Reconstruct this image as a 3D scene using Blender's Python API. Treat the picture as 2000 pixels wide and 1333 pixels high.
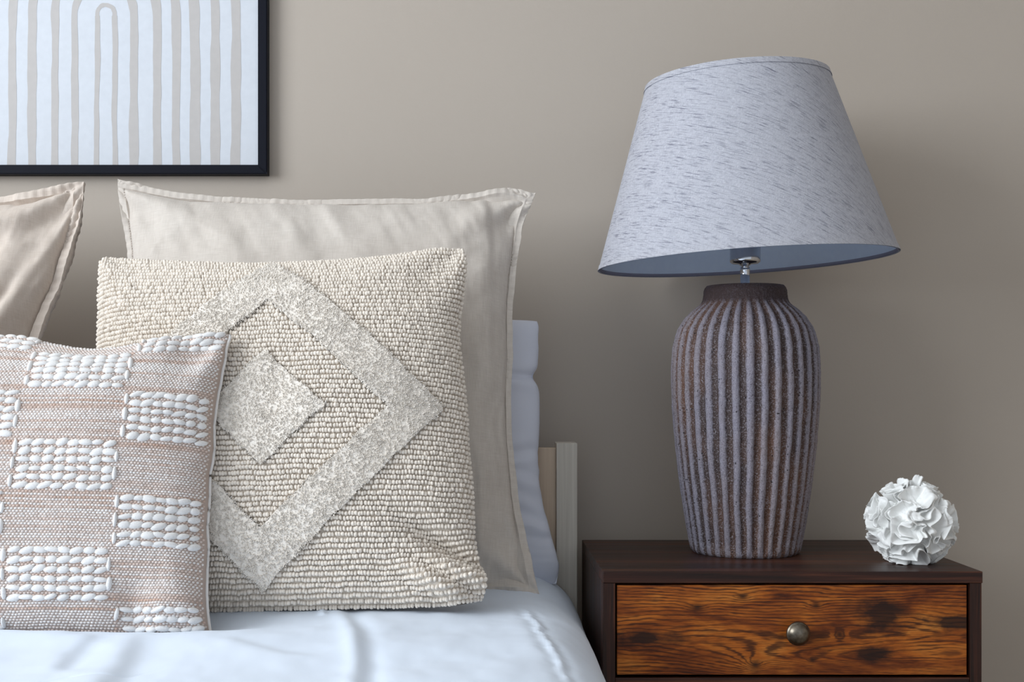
import bpy, math, random
import numpy as np
from mathutils import Vector, Matrix

for o in list(bpy.data.objects):
    bpy.data.objects.remove(o)
SC = bpy.context.scene
COL = SC.collection
random.seed(7)
RNG = np.random.default_rng(11)

# ------------------------------------------------------------------ camera
CAM_Z = 0.7926
cam = bpy.data.cameras.new('camera')
cam.sensor_width = 36.0
cam.lens = 2400 / 2000 * 36.0
cam.shift_x = 0.030
cam.shift_y = 0.04525
cam.clip_start = 0.05
camo = bpy.data.objects.new('camera', cam)
COL.objects.link(camo)
camo.location = (0, -1.97, CAM_Z)
camo.rotation_euler = (math.pi / 2, 0, 0)
SC.camera = camo

# ------------------------------------------------------------------ world, window light, exposure
world = bpy.data.worlds.new('world')
SC.world = world
world.use_nodes = True
bg = world.node_tree.nodes['Background']
bg.inputs[0].default_value = (0.82, 0.90, 1.0, 1)
bg.inputs[1].default_value = 0.78

al = bpy.data.lights.new('window_daylight', 'AREA')
al.shape = 'RECTANGLE'
al.size = 1.45          # vertical (local x)
al.size_y = 2.20        # along the wall
al.energy = 100
al.color = (0.87, 0.935, 1.0)
alo = bpy.data.objects.new('window_daylight', al)
COL.objects.link(alo)
alo.location = (-2.44, -2.05, 1.68)
alo.rotation_euler = (0, -math.pi / 2, 0)

SC.view_settings.view_transform = 'Standard'
SC.view_settings.look = 'None'
SC.view_settings.exposure = 0.0
SC.view_settings.gamma = 1.0
SC.view_settings.use_curve_mapping = False

# ------------------------------------------------------------------ helpers: noise
_TAB = np.random.default_rng(3).random((256, 256))
def vnoise(x, y):
    x = np.asarray(x, float); y = np.asarray(y, float)
    xi = np.floor(x).astype(int); yi = np.floor(y).astype(int)
    fx = x - xi; fy = y - yi
    fx = fx * fx * fx * (fx * (fx * 6 - 15) + 10); fy = fy * fy * fy * (fy * (fy * 6 - 15) + 10)
    a = _TAB[xi & 255, yi & 255]; b = _TAB[(xi + 1) & 255, yi & 255]
    c = _TAB[xi & 255, (yi + 1) & 255]; d = _TAB[(xi + 1) & 255, (yi + 1) & 255]
    return (a + (b - a) * fx) * (1 - fy) + (c + (d - c) * fx) * fy      # 0..1
def fbm(x, y, n=3):
    v = 0; a = 0.5; s = 0
    for i in range(n):
        v = v + a * vnoise(x * 2 ** i + 17.3 * i, y * 2 ** i + 9.1 * i); s += a; a *= 0.5
    return v / s * 2 - 1                                               # -1..1
def sstep(a, b, x):
    t = np.clip((x - a) / (b - a), 0, 1)
    return t * t * (3 - 2 * t)
def segdist(px, py, pts):
    """distance to a polyline and signed side"""
    best = np.full(np.shape(px), 1e9); side = np.zeros(np.shape(px)); along = np.zeros(np.shape(px))
    n = len(pts) - 1
    for i in range(n):
        ax, ay = pts[i]; bx, by = pts[i + 1]
        dx, dy = bx - ax, by - ay; L2 = dx * dx + dy * dy
        t = np.clip(((px - ax) * dx + (py - ay) * dy) / L2, 0, 1)
        qx, qy = ax + t * dx, ay + t * dy
        d = np.hypot(px - qx, py - qy)
        m = d < best
        best = np.where(m, d, best)
        side = np.where(m, np.sign((px - ax) * dy - (py - ay) * dx), side)
        along = np.where(m, (i + t) / n, along)
    return best, side, along

# ------------------------------------------------------------------ helpers: meshes and objects
def mesh_np(name, verts, faces, smooth=True):
    verts = np.asarray(verts, np.float32).reshape(-1, 3)
    me = bpy.data.meshes.new(name)
    groups = faces if isinstance(faces, list) else [faces]
    groups = [np.asarray(g, np.int32) for g in groups if len(g)]
    nl = sum(g.size for g in groups); nf = sum(len(g) for g in groups)
    me.vertices.add(len(verts)); me.vertices.foreach_set('co', verts.ravel())
    me.loops.add(nl); me.loops.foreach_set('vertex_index', np.concatenate([g.ravel() for g in groups]))
    tot = np.concatenate([np.full(len(g), g.shape[1], np.int32) for g in groups])
    start = np.concatenate([[0], np.cumsum(tot)[:-1]]).astype(np.int32)
    me.polygons.add(nf)
    me.polygons.foreach_set('loop_start', start); me.polygons.foreach_set('loop_total', tot)
    me.update(calc_edges=True); me.validate()
    me.polygons.foreach_set('use_smooth', np.full(len(me.polygons), smooth, bool))
    return me
def add_attr(me, name, vals, kind='FLOAT'):
    a = me.attributes.new(name, kind, 'POINT')
    vals = np.asarray(vals, np.float32)
    if kind == 'FLOAT': a.data.foreach_set('value', vals.ravel())
    elif kind == 'FLOAT_COLOR':
        c = np.ones((len(vals), 4), np.float32); c[:, :3] = vals; a.data.foreach_set('color', c.ravel())
    else: a.data.foreach_set('vector', vals.ravel())
def obj(name, me, mat=None, parent=None, loc=None, rot=None):
    o = bpy.data.objects.new(name, me); COL.objects.link(o)
    if mat is not None:
        if len(me.materials) == 0: me.materials.append(mat)
    if parent is not None: o.parent = parent
    if loc is not None: o.location = loc
    if rot is not None: o.rotation_euler = rot
    return o
def tag(o, label, cat, group=None):
    o['label'] = label; o['category'] = cat
    if group: o['group'] = group
    return o
def thing(name, label, cat, loc=(0, 0, 0), rot=(0, 0, 0), group=None):
    o = bpy.data.objects.new(name, None); COL.objects.link(o)
    o.empty_display_size = 0.05
    o.location = loc; o.rotation_euler = rot
    return tag(o, label, cat, group)
def struct(o):
    o['kind'] = 'structure'; return o
def grid_faces(nu, nv, off=0, closed_u=False, flip=False):
    """verts indexed i*nv+j, i in nu, j in nv"""
    iu = np.arange(nu if closed_u else nu - 1); jv = np.arange(nv - 1)
    I, J = np.meshgrid(iu, jv, indexing='ij')
    I2 = (I + 1) % nu
    f = np.stack([I * nv + J, I2 * nv + J, I2 * nv + J + 1, I * nv + J + 1], -1).reshape(-1, 4) + off
    return f[:, ::-1] if flip else f
def box_data(x0, x1, y0, y1, z0, z1):
    v = [(x, y, z) for x in (x0, x1) for y in (y0, y1) for z in (z0, z1)]
    f = [(0, 1, 3, 2), (4, 6, 7, 5), (0, 4, 5, 1), (2, 3, 7, 6), (0, 2, 6, 4), (1, 5, 7, 3)]
    return v, f
def box_mesh(name, *boxes, bevel=0.0):
    V, F = [], []
    for b in boxes:
        v, f = box_data(*b); n = len(V)
        V += v; F += [tuple(i + n for i in q) for q in f]
    me = mesh_np(name, V, np.array(F), smooth=False)
    if bevel > 0:
        import bmesh
        bm = bmesh.new(); bm.from_mesh(me)
        bmesh.ops.bevel(bm, geom=bm.edges[:], offset=bevel, segments=2, profile=0.5, affect='EDGES')
        bm.to_mesh(me); bm.free()
    return me
def lathe_mesh(name, prof, n=64, cap0=True, cap1=True, smooth=True):
    prof = np.array(prof, float); m = len(prof)
    th = np.linspace(0, 2 * np.pi, n, endpoint=False)
    V = np.stack([np.outer(np.cos(th), prof[:, 0]), np.outer(np.sin(th), prof[:, 0]),
                  np.outer(np.ones(n), prof[:, 1])], -1).reshape(-1, 3)
    F = [grid_faces(n, m, closed_u=True)]
    V = list(map(tuple, V)); tri = []
    if cap0:
        c = len(V); V.append((0, 0, prof[0, 1])); tri += [(c, ((i + 1) % n) * m, i * m) for i in range(n)]
    if cap1:
        c = len(V); V.append((0, 0, prof[-1, 1])); tri += [(c, i * m + m - 1, ((i + 1) % n) * m + m - 1) for i in range(n)]
    if tri: F.append(np.array(tri))
    return mesh_np(name, V, F, smooth)
def tube_mesh(name, pts, r, n=10):
    pts = np.array(pts, float); V = []
    for i, p in enumerate(pts):
        t = pts[min(i + 1, len(pts) - 1)] - pts[max(i - 1, 0)]; t /= np.linalg.norm(t)
        a = np.cross(t, [0, 0, 1.0]);
        if np.linalg.norm(a) < 1e-3: a = np.array([1.0, 0, 0])
        a /= np.linalg.norm(a); b = np.cross(t, a)
        for k in range(n):
            q = 2 * math.pi * k / n
            V.append(p + r * (math.cos(q) * a + math.sin(q) * b))
    m = len(pts); F = []
    for i in range(m - 1):
        for k in range(n):
            F.append((i * n + k, i * n + (k + 1) % n, (i + 1) * n + (k + 1) % n, (i + 1) * n + k))
    return mesh_np(name, V, np.array(F))
def ball_template(nseg=8, nring=4, half=False):
    """unit ball, poles on local z"""
    V = []; lo = 0.0 if half else -math.pi / 2
    rings = np.linspace(lo, math.pi / 2, nring + 1)
    rings = rings[:-1] if half else rings[1:-1]
    for a in rings:
        for k in range(nseg):
            q = 2 * math.pi * k / nseg
            V.append((math.cos(a) * math.cos(q), math.cos(a) * math.sin(q), math.sin(a)))
    Q = []; T = []
    for i in range(len(rings) - 1):
        for k in range(nseg):
            Q.append((i * nseg + k, i * nseg + (k + 1) % nseg, (i + 1) * nseg + (k + 1) % nseg, (i + 1) * nseg + k))
    top = len(V); V.append((0, 0, 1)); L = (len(rings) - 1) * nseg
    T += [(L + k, L + (k + 1) % nseg, top) for k in range(nseg)]
    if not half:
        b = len(V); V.append((0, 0, -1)); T += [((k + 1) % nseg, k, b) for k in range(nseg)]
    return np.array(V, float), np.array(Q), np.array(T)
def scatter(name, tmpl, P, EX, EY, EZ, colors=None):
    """one mesh of many copies of a template; EX/EY/EZ are scaled axes"""
    V, Q, T = tmpl; N = len(P); k = len(V)
    W = P[:, None, :] + V[None, :, 0:1] * EX[:, None, :] + V[None, :, 1:2] * EY[:, None, :] + V[None, :, 2:3] * EZ[:, None, :]
    off = (np.arange(N) * k)[:, None, None]
    groups = []
    if len(Q): groups.append((Q[None] + off).reshape(-1, 4))
    if len(T): groups.append((T[None] + off).reshape(-1, 3))
    me = mesh_np(name, W.reshape(-1, 3), groups)
    if colors is not None:
        add_attr(me, 'tint', np.repeat(colors, k, axis=0), 'FLOAT_COLOR')
    return me

# ------------------------------------------------------------------ helpers: materials
class NT:
    def __init__(s, name):
        s.mat = bpy.data.materials.new(name); s.mat.use_nodes = True
        s.t = s.mat.node_tree; s.t.nodes.clear()
        s.out = s.t.nodes.new('ShaderNodeOutputMaterial')
        s.b = s.t.nodes.new('ShaderNodeBsdfPrincipled')
        s.t.links.new(s.b.outputs[0], s.out.inputs[0])
    def put(s, sock, v):
        if isinstance(v, bpy.types.NodeSocket): s.t.links.new(v, sock)
        elif v is not None:
            if isinstance(v, (tuple, list)) and sock.type == 'RGBA' and len(v) == 3: v = (*v, 1)
            sock.default_value = v
    def node(s, kind, ins=None, **props):
        n = s.t.nodes.new(kind)
        for k, v in props.items(): setattr(n, k, v)
        for k, v in (ins or {}).items(): s.put(n.inputs[k], v)
        return n
    def math(s, op, a, b=None, c=None, clamp=False):
        n = s.t.nodes.new('ShaderNodeMath'); n.operation = op; n.use_clamp = clamp
        s.put(n.inputs[0], a)
        if b is not None: s.put(n.inputs[1], b)
        if c is not None: s.put(n.inputs[2], c)
        return n.outputs[0]
    def obj(s): return s.node('ShaderNodeTexCoord').outputs['Object']
    def uv(s): return s.node('ShaderNodeUVMap').outputs[0]
    def attr(s, name, out='Fac'): return s.node('ShaderNodeAttribute', attribute_name=name).outputs[out]
    def mapping(s, vec, scale=(1, 1, 1), rot=(0, 0, 0), loc=(0, 0, 0)):
        return s.node('ShaderNodeMapping', {'Vector': vec, 'Scale': scale, 'Rotation': rot, 'Location': loc}).outputs[0]
    def noise(s, vec, scale, detail=3, rough=0.55, dist=0.0):
        return s.node('ShaderNodeTexNoise', {'Vector': vec, 'Scale': scale, 'Detail': detail, 'Roughness': rough, 'Distortion': dist}).outputs[0]
    def ramp(s, fac, stops, interp='LINEAR'):
        n = s.node('ShaderNodeValToRGB', {0: fac}); e = n.color_ramp.elements; n.color_ramp.interpolation = interp
        while len(e) < len(stops): e.new(0.5)
        for i, (p, c) in enumerate(stops):
            e[i].position = p; e[i].color = (*c, 1) if len(c) == 3 else c
        return n.outputs[0]
    def rampf(s, fac, a, b, va=0.0, vb=1.0):
        return s.node('ShaderNodeMapRange', {0: fac, 1: a, 2: b, 3: va, 4: vb}).outputs[0]
    def mix(s, fac, a, b, mode='MIX'):
        n = s.t.nodes.new('ShaderNodeMix'); n.data_type = 'RGBA'; n.blend_type = mode
        s.put(n.inputs[0], fac); s.put(n.inputs[6], a); s.put(n.inputs[7], b)
        return n.outputs[2]
    def bump(s, h, strength=0.3, dist=0.001, normal=None):
        n = s.node('ShaderNodeBump', {'Height': h, 'Strength': strength, 'Distance': dist})
        if normal is not None: s.put(n.inputs['Normal'], normal)
        return n.outputs[0]
    def fin(s, color=None, rough=0.6, metal=0.0, normal=None, spec=0.5, sheen=0.0, **kw):
        s.put(s.b.inputs['Base Color'], color); s.put(s.b.inputs['Roughness'], rough)
        s.put(s.b.inputs['Metallic'], metal); s.put(s.b.inputs['Specular IOR Level'], spec)
        if sheen: s.b.inputs['Sheen Weight'].default_value = sheen
        if normal is not None: s.put(s.b.inputs['Normal'], normal)
        for k, v in kw.items(): s.put(s.b.inputs[k], v)
        return s.mat

def mat_wall(name, col):
    m = NT(name); p = m.obj()
    n1 = m.noise(p, 1.3, 3); n2 = m.noise(p, 260, 3, 0.6)
    c = m.mix(m.rampf(n1, 0.3, 0.7), tuple(x * 0.97 for x in col), tuple(x * 1.03 for x in col))
    return m.fin(c, 0.62, normal=m.bump(m.math('ADD', n2, m.noise(p, 60, 2)), 0.12, 0.001), spec=0.35)
M = {}
M['wall'] = mat_wall('wall_paint', (0.475, 0.415, 0.355))
M['ceiling'] = mat_wall('ceiling_paint', (0.78, 0.77, 0.75))

def mat_plain(name, col, rough=0.5, metal=0.0, **kw):
    m = NT(name); p = m.obj()
    n = m.noise(p, 90, 3)
    c = m.mix(n, tuple(x * 0.94 for x in col), tuple(min(1, x * 1.06) for x in col))
    return m.fin(c, rough, metal, **kw)
M['white_trim'] = mat_plain('white_trim', (0.8, 0.8, 0.78), 0.4)
M['chrome'] = mat_plain('chrome', (0.62, 0.64, 0.68), 0.12, 1.0)

def mat_floor():
    m = NT('floor_boards'); p = m.obj()
    q = m.mapping(p, (2, 18, 1)); n = m.noise(q, 3, 5, 0.6)
    return m.fin(m.ramp(n, [(0.3, (0.46, 0.39, 0.31)), (0.7, (0.60, 0.52, 0.43))]), 0.45)
M['floor'] = mat_floor()

def mat_linen(name, c0, c1):
    m = NT(name); p = m.obj()
    a = m.noise(m.mapping(p, (1500, 60, 60)), 1.0, 2)
    b = m.noise(m.mapping(p, (60, 60, 1500)), 1.0, 2)
    w = m.math('ADD', a, b)
    big = m.noise(p, 9, 3)
    f = m.math('ADD', m.math('MULTIPLY', w, 0.5), m.math('MULTIPLY', m.math('SUBTRACT', big, 0.5), 0.35), clamp=True)
    c = m.mix(m.rampf(f, 0.3, 0.7), c0, c1)
    return m.fin(c, 0.85, normal=m.bump(w, 0.35, 0.0006), spec=0.2, sheen=0.15)
M['linen'] = mat_linen('natural_linen', (0.54, 0.48, 0.425), (0.675, 0.62, 0.56))
M['linen_rose'] = mat_linen('rosy_linen', (0.56, 0.47, 0.40), (0.68, 0.60, 0.53))
M['stitch'] = mat_plain('stitch_thread', (0.42, 0.36, 0.31), 0.8)
M['stitch_pale'] = mat_plain('stitch_thread_pale', (0.50, 0.44, 0.39), 0.8)  # slightly paler thread, for the rosy sham

def mat_cotton(name, col):
    m = NT(name); p = m.obj()
    n = m.noise(p, 900, 2); big = m.noise(p, 14, 4)
    c = m.mix(big, tuple(x * 0.97 for x in col), col)
    return m.fin(c, 0.7, normal=m.bump(m.math('ADD', m.math('MULTIPLY', n, 0.25), big), 0.15, 0.002), spec=0.25, sheen=0.1)
M['duvet'] = mat_cotton('white_cotton_duvet', (0.78, 0.865, 0.985))
M['pillow_white'] = mat_cotton('white_cotton_pillowcase', (0.74, 0.765, 0.86))

def mat_tint(name, rough=0.85, fiber=900, amt=0.25, sheen=0.2):
    m = NT(name); p = m.obj()
    n = m.noise(p, fiber, 2)
    c = m.mix(m.rampf(n, 0.25, 0.75, amt, 0.0), m.attr('tint', 'Color'), (0.30, 0.25, 0.21))
    return m.fin(c, rough, normal=m.bump(n, 0.4, 0.0008), spec=0.15, sheen=sheen)
M['yarn'] = mat_tint('yarn', 0.85, 700, 0.22)
def mat_pile():
    m = NT('cut_pile'); c = m.attr('tint', 'Color')
    m.fin(c, 0.9, spec=0.05)
    tr_ = m.node('ShaderNodeBsdfTranslucent', {0: c})
    mx = m.node('ShaderNodeMixShader', {0: 0.08, 1: m.b.outputs[0], 2: tr_.outputs[0]})
    m.t.links.new(mx.outputs[0], m.out.inputs[0])
    return m.mat
M['pile'] = mat_pile()
M['tuft_back'] = mat_plain('tuft_backing', (0.62, 0.545, 0.46), 0.9)
M['tuft_rear'] = mat_plain('cushion_rear_cotton', (0.66, 0.60, 0.52), 0.9)
M['weave_back'] = mat_plain('weave_ground', (0.44, 0.35, 0.30), 0.9)
M['piping'] = mat_plain('pale_edging', (0.74, 0.71, 0.68), 0.85)

def mat_pine(name, c0, c1):
    m = NT(name); p = m.obj()
    g = m.noise(m.mapping(p, (230, 230, 4)), 1.0, 3)
    g2 = m.noise(m.mapping(p, (60, 60, 2)), 1.0, 2)
    c = m.mix(m.rampf(m.math('ADD', m.math('MULTIPLY', g, 0.7), m.math('MULTIPLY', g2, 0.3)), 0.3, 0.7), c0, c1)
    return m.fin(c, 0.6, normal=m.bump(g, 0.2, 0.0006), spec=0.3)
M['post'] = mat_pine('whitewashed_pine', (0.52, 0.475, 0.41), (0.68, 0.635, 0.56))
M['panel'] = mat_pine('bare_pine', (0.56, 0.43, 0.32), (0.64, 0.51, 0.39))

def mat_darkwood(name, axis):
    m = NT(name); p = m.obj()
    sc = {'x': (5, 160, 160), 'z': (160, 160, 5)}[axis]
    q = m.mapping(p, sc)
    g = m.noise(q, 1.0, 4, 0.6, 0.3); g2 = m.noise(m.mapping(p, tuple(v * 0.28 for v in sc)), 1.0, 3)
    f = m.math('ADD', m.math('MULTIPLY', g, 0.55), m.math('MULTIPLY', g2, 0.45))
    c = m.ramp(f, [(0.38, (0.010, 0.005, 0.004)), (0.50, (0.038, 0.0125, 0.0075)), (0.62, (0.110, 0.036, 0.017))])
    return m.fin(c, m.rampf(g, 0.3, 0.7, 0.34, 0.46), normal=m.bump(g, 0.12, 0.0005), spec=0.30)
M['wood_x'] = mat_darkwood('dark_walnut_laminate', 'x')
M['wood_z'] = mat_darkwood('dark_walnut_laminate_upright', 'z')

def mat_drawer():
    """rustic laminate; object coords in metres, origin at the centre of the drawer face"""
    m = NT('rustic_brown_laminate'); p = m.obj()
    sp = m.node('ShaderNodeSeparateXYZ', {0: p}); X, Z = sp.outputs[0], sp.outputs[2]
    warp = m.noise(m.mapping(p, (4, 1, 13)), 1.0, 2, 0.4)
    warp2 = m.noise(m.mapping(p, (25, 1, 70)), 1.0, 2, 0.5)
    h = m.math('ADD', Z, m.math('MULTIPLY', m.math('SUBTRACT', warp, 0.5), 0.050))
    h = m.math('ADD', h, m.math('MULTIPLY', m.math('SUBTRACT', warp2, 0.5), 0.004))
    # cathedral loops in the lower right, then small knots: (x, z, radius x, radius z, height)
    bumps = [(0.205, -0.036, 0.130, 0.024, 0.050), (0.035, -0.040, 0.115, 0.020, 0.034),
             (-0.065, 0.044, 0.012, 0.006, 0.006), (-0.125, 0.030, 0.016, 0.007, 0.007), (-0.048, -0.046, 0.013, 0.009, 0.012),
             (0.063, -0.006, 0.010, 0.008, 0.008), (0.032, 0.032, 0.011, 0.006, 0.006), (0.027, -0.040, 0.009, 0.005, 0.005)]
    dark = None
    for i, (bx, bz, rx, rz, ht) in enumerate(bumps):
        dx = m.math('DIVIDE', m.math('SUBTRACT', X, bx), rx); dz = m.math('DIVIDE', m.math('SUBTRACT', Z, bz), rz)
        r2 = m.math('ADD', m.math('MULTIPLY', dx, dx), m.math('MULTIPLY', dz, dz))
        g = m.math('EXPONENT', m.math('MULTIPLY', r2, -1.0))
        h = m.math('ADD', h, m.math('MULTIPLY', g, ht))
        if i >= 2:
            k = m.math('EXPONENT', m.math('MULTIPLY', r2, -2.5))
            dark = k if dark is None else m.math('MAXIMUM', dark, k)
    lines = m.math('SINE', m.math('MULTIPLY', m.math('ADD', h, m.math('MULTIPLY', m.noise(m.mapping(p, (40, 1, 500)), 1.0, 2), 0.0035)), 1350.0))
    lines = m.rampf(lines, 0.0, 0.9)
    brk = m.rampf(m.noise(m.mapping(p, (10, 1, 60)), 1.0, 3), 0.30, 0.55, 0.25, 1.0)
    fine = m.noise(m.mapping(p, (35, 1, 900)), 1.0, 3, 0.6)
    base = m.noise(m.mapping(p, (9, 1, 34)), 1.0, 4, 0.6, 0.5)
    c = m.ramp(base, [(0.32, (0.10, 0.021, 0.005)), (0.45, (0.27, 0.066, 0.010)), (0.57, (0.44, 0.125, 0.017)), (0.72, (0.57, 0.205, 0.038))])
    c = m.mix(m.math('MULTIPLY', m.math('MULTIPLY', lines, brk), 0.82), c, (0.030, 0.010, 0.006))
    c = m.mix(m.rampf(fine, 0.47, 0.66, 0.0, 0.70), c, (0.035, 0.012, 0.007))
    # dark scorched blotches
    bn = m.noise(m.mapping(p, (22, 1, 40)), 1.0, 4, 0.6)
    for (bx, bz, rx, rz) in [(0.120, 0.018, 0.050, 0.024), (0.215, 0.010, 0.035, 0.012), (0.105, -0.032, 0.030, 0.012), (-0.195, -0.012, 0.060, 0.012)]:
        dx = m.math('DIVIDE', m.math('SUBTRACT', X, bx), rx); dz = m.math('DIVIDE', m.math('SUBTRACT', Z, bz), rz)
        r = m.math('SQRT', m.math('ADD', m.math('MULTIPLY', dx, dx), m.math('MULTIPLY', dz, dz)))
        r = m.math('ADD', r, m.math('MULTIPLY', m.math('SUBTRACT', bn, 0.5), 2.2))
        c = m.mix(m.rampf(r, 0.45, 1.15, 0.90, 0.0), c, (0.014, 0.008, 0.007))
    c = m.mix(m.math('MULTIPLY', dark, 0.9), c, (0.016, 0.008, 0.005))
    return m.fin(c, 0.46, normal=m.bump(m.math('ADD', fine, lines), 0.10, 0.0004), spec=0.22)
M['drawer'] = mat_drawer()
M['black_gap'] = mat_plain('drawer_box_board', (0.02, 0.012, 0.01), 0.7)

def mat_bronze():
    m = NT('aged_bronze'); p = m.obj(); n = m.noise(p, 120, 4)
    c = m.ramp(n, [(0.35, (0.13, 0.11, 0.085)), (0.7, (0.27, 0.235, 0.19))])
    return m.fin(c, m.rampf(n, 0.3, 0.7, 0.28, 0.42), 1.0)
M['bronze'] = mat_bronze()

def mat_vase():
    m = NT('speckled_stoneware'); p = m.obj()
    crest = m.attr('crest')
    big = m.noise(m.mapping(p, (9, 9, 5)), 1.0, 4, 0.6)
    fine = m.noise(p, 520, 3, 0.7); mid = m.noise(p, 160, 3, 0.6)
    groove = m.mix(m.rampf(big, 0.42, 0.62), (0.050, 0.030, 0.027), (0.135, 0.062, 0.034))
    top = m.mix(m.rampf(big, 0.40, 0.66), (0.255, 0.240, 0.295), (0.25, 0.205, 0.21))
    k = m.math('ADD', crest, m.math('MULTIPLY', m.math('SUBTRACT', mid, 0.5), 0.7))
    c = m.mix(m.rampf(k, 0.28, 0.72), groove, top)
    c = m.mix(m.rampf(fine, 0.52, 0.68, 0.0, 0.7), c, (0.40, 0.38, 0.43))
    c = m.mix(m.rampf(fine, 0.44, 0.32, 0.0, 0.8), c, (0.035, 0.025, 0.028))
    v = m.node('ShaderNodeTexVoronoi', {'Vector': p, 'Scale': 170.0}).outputs['Distance']
    pick = m.noise(p, 60, 1)
    pit = m.math('MULTIPLY', m.rampf(v, 0.22, 0.10), m.rampf(pick, 0.58, 0.62))
    c = m.mix(pit, c, (0.012, 0.009, 0.010))
    c = m.mix(m.attr('neck'), c, (0.040, 0.026, 0.030))
    hgt = m.math('SUBTRACT', m.math('ADD', fine, m.math('MULTIPLY', mid, 0.5)), m.math('MULTIPLY', pit, 1.0))
    return m.fin(c, 0.62, normal=m.bump(hgt, 0.75, 0.0018), spec=0.45)
M['vase'] = mat_vase()

def mat_shade():
    m = NT('slub_linen_shade'); uv = m.uv()
    d = m.mapping(uv, (1, 1, 1), (0, 0, math.radians(27)))          # fabric cut on the bias
    slub = m.noise(m.mapping(d, (42, 580, 1)), 1.0, 3, 0.6)
    slub2 = m.noise(m.mapping(d, (130, 1100, 1), loc=(3, 7, 0)), 1.0, 2, 0.6)
    wv = m.noise(m.mapping(d, (1300, 160, 1)), 1.0, 2)
    wv2 = m.noise(m.mapping(d, (160, 1300, 1)), 1.0, 2)
    gate = m.rampf(m.noise(m.mapping(d, (14, 60, 1)), 1.0, 2), 0.35, 0.65, 0.35, 1.0)
    c = m.mix(m.rampf(wv, 0.3, 0.7), (0.47, 0.473, 0.52), (0.66, 0.663, 0.71))
    c = m.mix(m.rampf(wv2, 0.35, 0.75, 0.0, 0.35), c, (0.36, 0.365, 0.42))
    c = m.mix(m.math('MULTIPLY', m.rampf(slub, 0.52, 0.66), gate), c, (0.15, 0.15, 0.20))
    c = m.mix(m.math('MULTIPLY', m.rampf(slub2, 0.56, 0.70, 0, 0.8), gate), c, (0.17, 0.17, 0.22))
    return m.fin(c, 0.85, normal=m.bump(m.math('ADD', wv, wv2), 0.4, 0.0006), spec=0.2, sheen=0.1)
M['shade'] = mat_shade()
def let_light_through(mat, col, fac):
    t = mat.node_tree; out = [n for n in t.nodes if n.type == 'OUTPUT_MATERIAL'][0]; b = [n for n in t.nodes if n.type == 'BSDF_PRINCIPLED'][0]
    tr_ = t.nodes.new('ShaderNodeBsdfTranslucent'); tr_.inputs[0].default_value = (*col, 1)
    mx = t.nodes.new('ShaderNodeMixShader'); mx.inputs[0].default_value = fac
    t.links.new(b.outputs[0], mx.inputs[1]); t.links.new(tr_.outputs[0], mx.inputs[2]); t.links.new(mx.outputs[0], out.inputs[0])
M['lining'] = mat_plain('shade_lining', (0.66, 0.78, 1.0), 0.6)
let_light_through(M['shade'], (0.62, 0.65, 0.76), 0.14)
let_light_through(M['lining'], (0.62, 0.74, 1.0), 0.10)
M['shade_trim'] = mat_plain('shade_trim', (0.20, 0.20, 0.27), 0.85)
M['shade_band'] = mat_plain('shade_band', (0.42, 0.425, 0.48), 0.85)
M['bulb'] = mat_plain('frosted_bulb', (0.85, 0.85, 0.83), 0.3)
M['coral'] = mat_plain('matte_white_ceramic', (0.88, 0.88, 0.86), 0.55)
M['frame'] = mat_plain('black_frame', (0.006, 0.007, 0.013), 0.55, spec=0.12)
M['paper'] = mat_plain('print_paper', (0.63, 0.66, 0.71), 0.6)
M['ink'] = mat_plain('beige_print', (0.50, 0.475, 0.46), 0.6)
def mat_glass():
    m = NT('window_glass')
    return m.fin((1, 1, 1), 0.02, **{'Transmission Weight': 1.0, 'IOR': 1.45})
M['glass'] = mat_glass()

# ================================================================== the setting
WB = 0.066          # face of the back wall
struct(obj('wall_back', box_mesh('wall_back', (-2.62, 2.6, WB, 0.185, 0, 2.6)), M['wall']))
struct(obj('wall_right', box_mesh('wall_right', (2.6, 2.72, -3.6, 0.185, 0, 2.6)), M['wall']))
WY0, WY1, WZ0, WZ1 = -3.20, -0.90, 0.90, 2.45
struct(obj('wall_left', box_mesh('wall_left', (-2.62, -2.5, -3.6, WY0, 0, 2.6), (-2.62, -2.5, WY1, WB, 0, 2.6),
                                 (-2.62, -2.5, WY0, WY1, 0, WZ0), (-2.62, -2.5, WY0, WY1, WZ1, 2.6)), M['wall']))
struct(obj('floor', box_mesh('floor', (-2.62, 2.72, -3.6, 0.185, -0.1, 0.0)), M['floor']))
struct(obj('ceiling', box_mesh('ceiling', (-2.62, 2.72, -3.6, 0.185, 2.6, 2.7)), M['ceiling']))
wym = (WY0 + WY1) / 2
win = struct(obj('window_1', box_mesh('window_1',
    (-2.60, -2.53, WY0, WY0 + 0.05, WZ0, WZ1), (-2.60, -2.53, WY1 - 0.05, WY1, WZ0, WZ1),
    (-2.60, -2.53, WY0 + 0.05, WY1 - 0.05, WZ0, WZ0 + 0.05), (-2.60, -2.53, WY0 + 0.05, WY1 - 0.05, WZ1 - 0.05, WZ1),
    (-2.60, -2.53, wym - 0.03, wym + 0.03, WZ0 + 0.05, WZ1 - 0.05)), M['white_trim']))
for a, b in ((WY0 + 0.05, wym - 0.03), (wym + 0.03, WY1 - 0.05)):
    obj('pane', box_mesh('pane', (-2.572, -2.566, a, b, WZ0 + 0.05, WZ1 - 0.05)), M['glass'], win)

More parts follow.
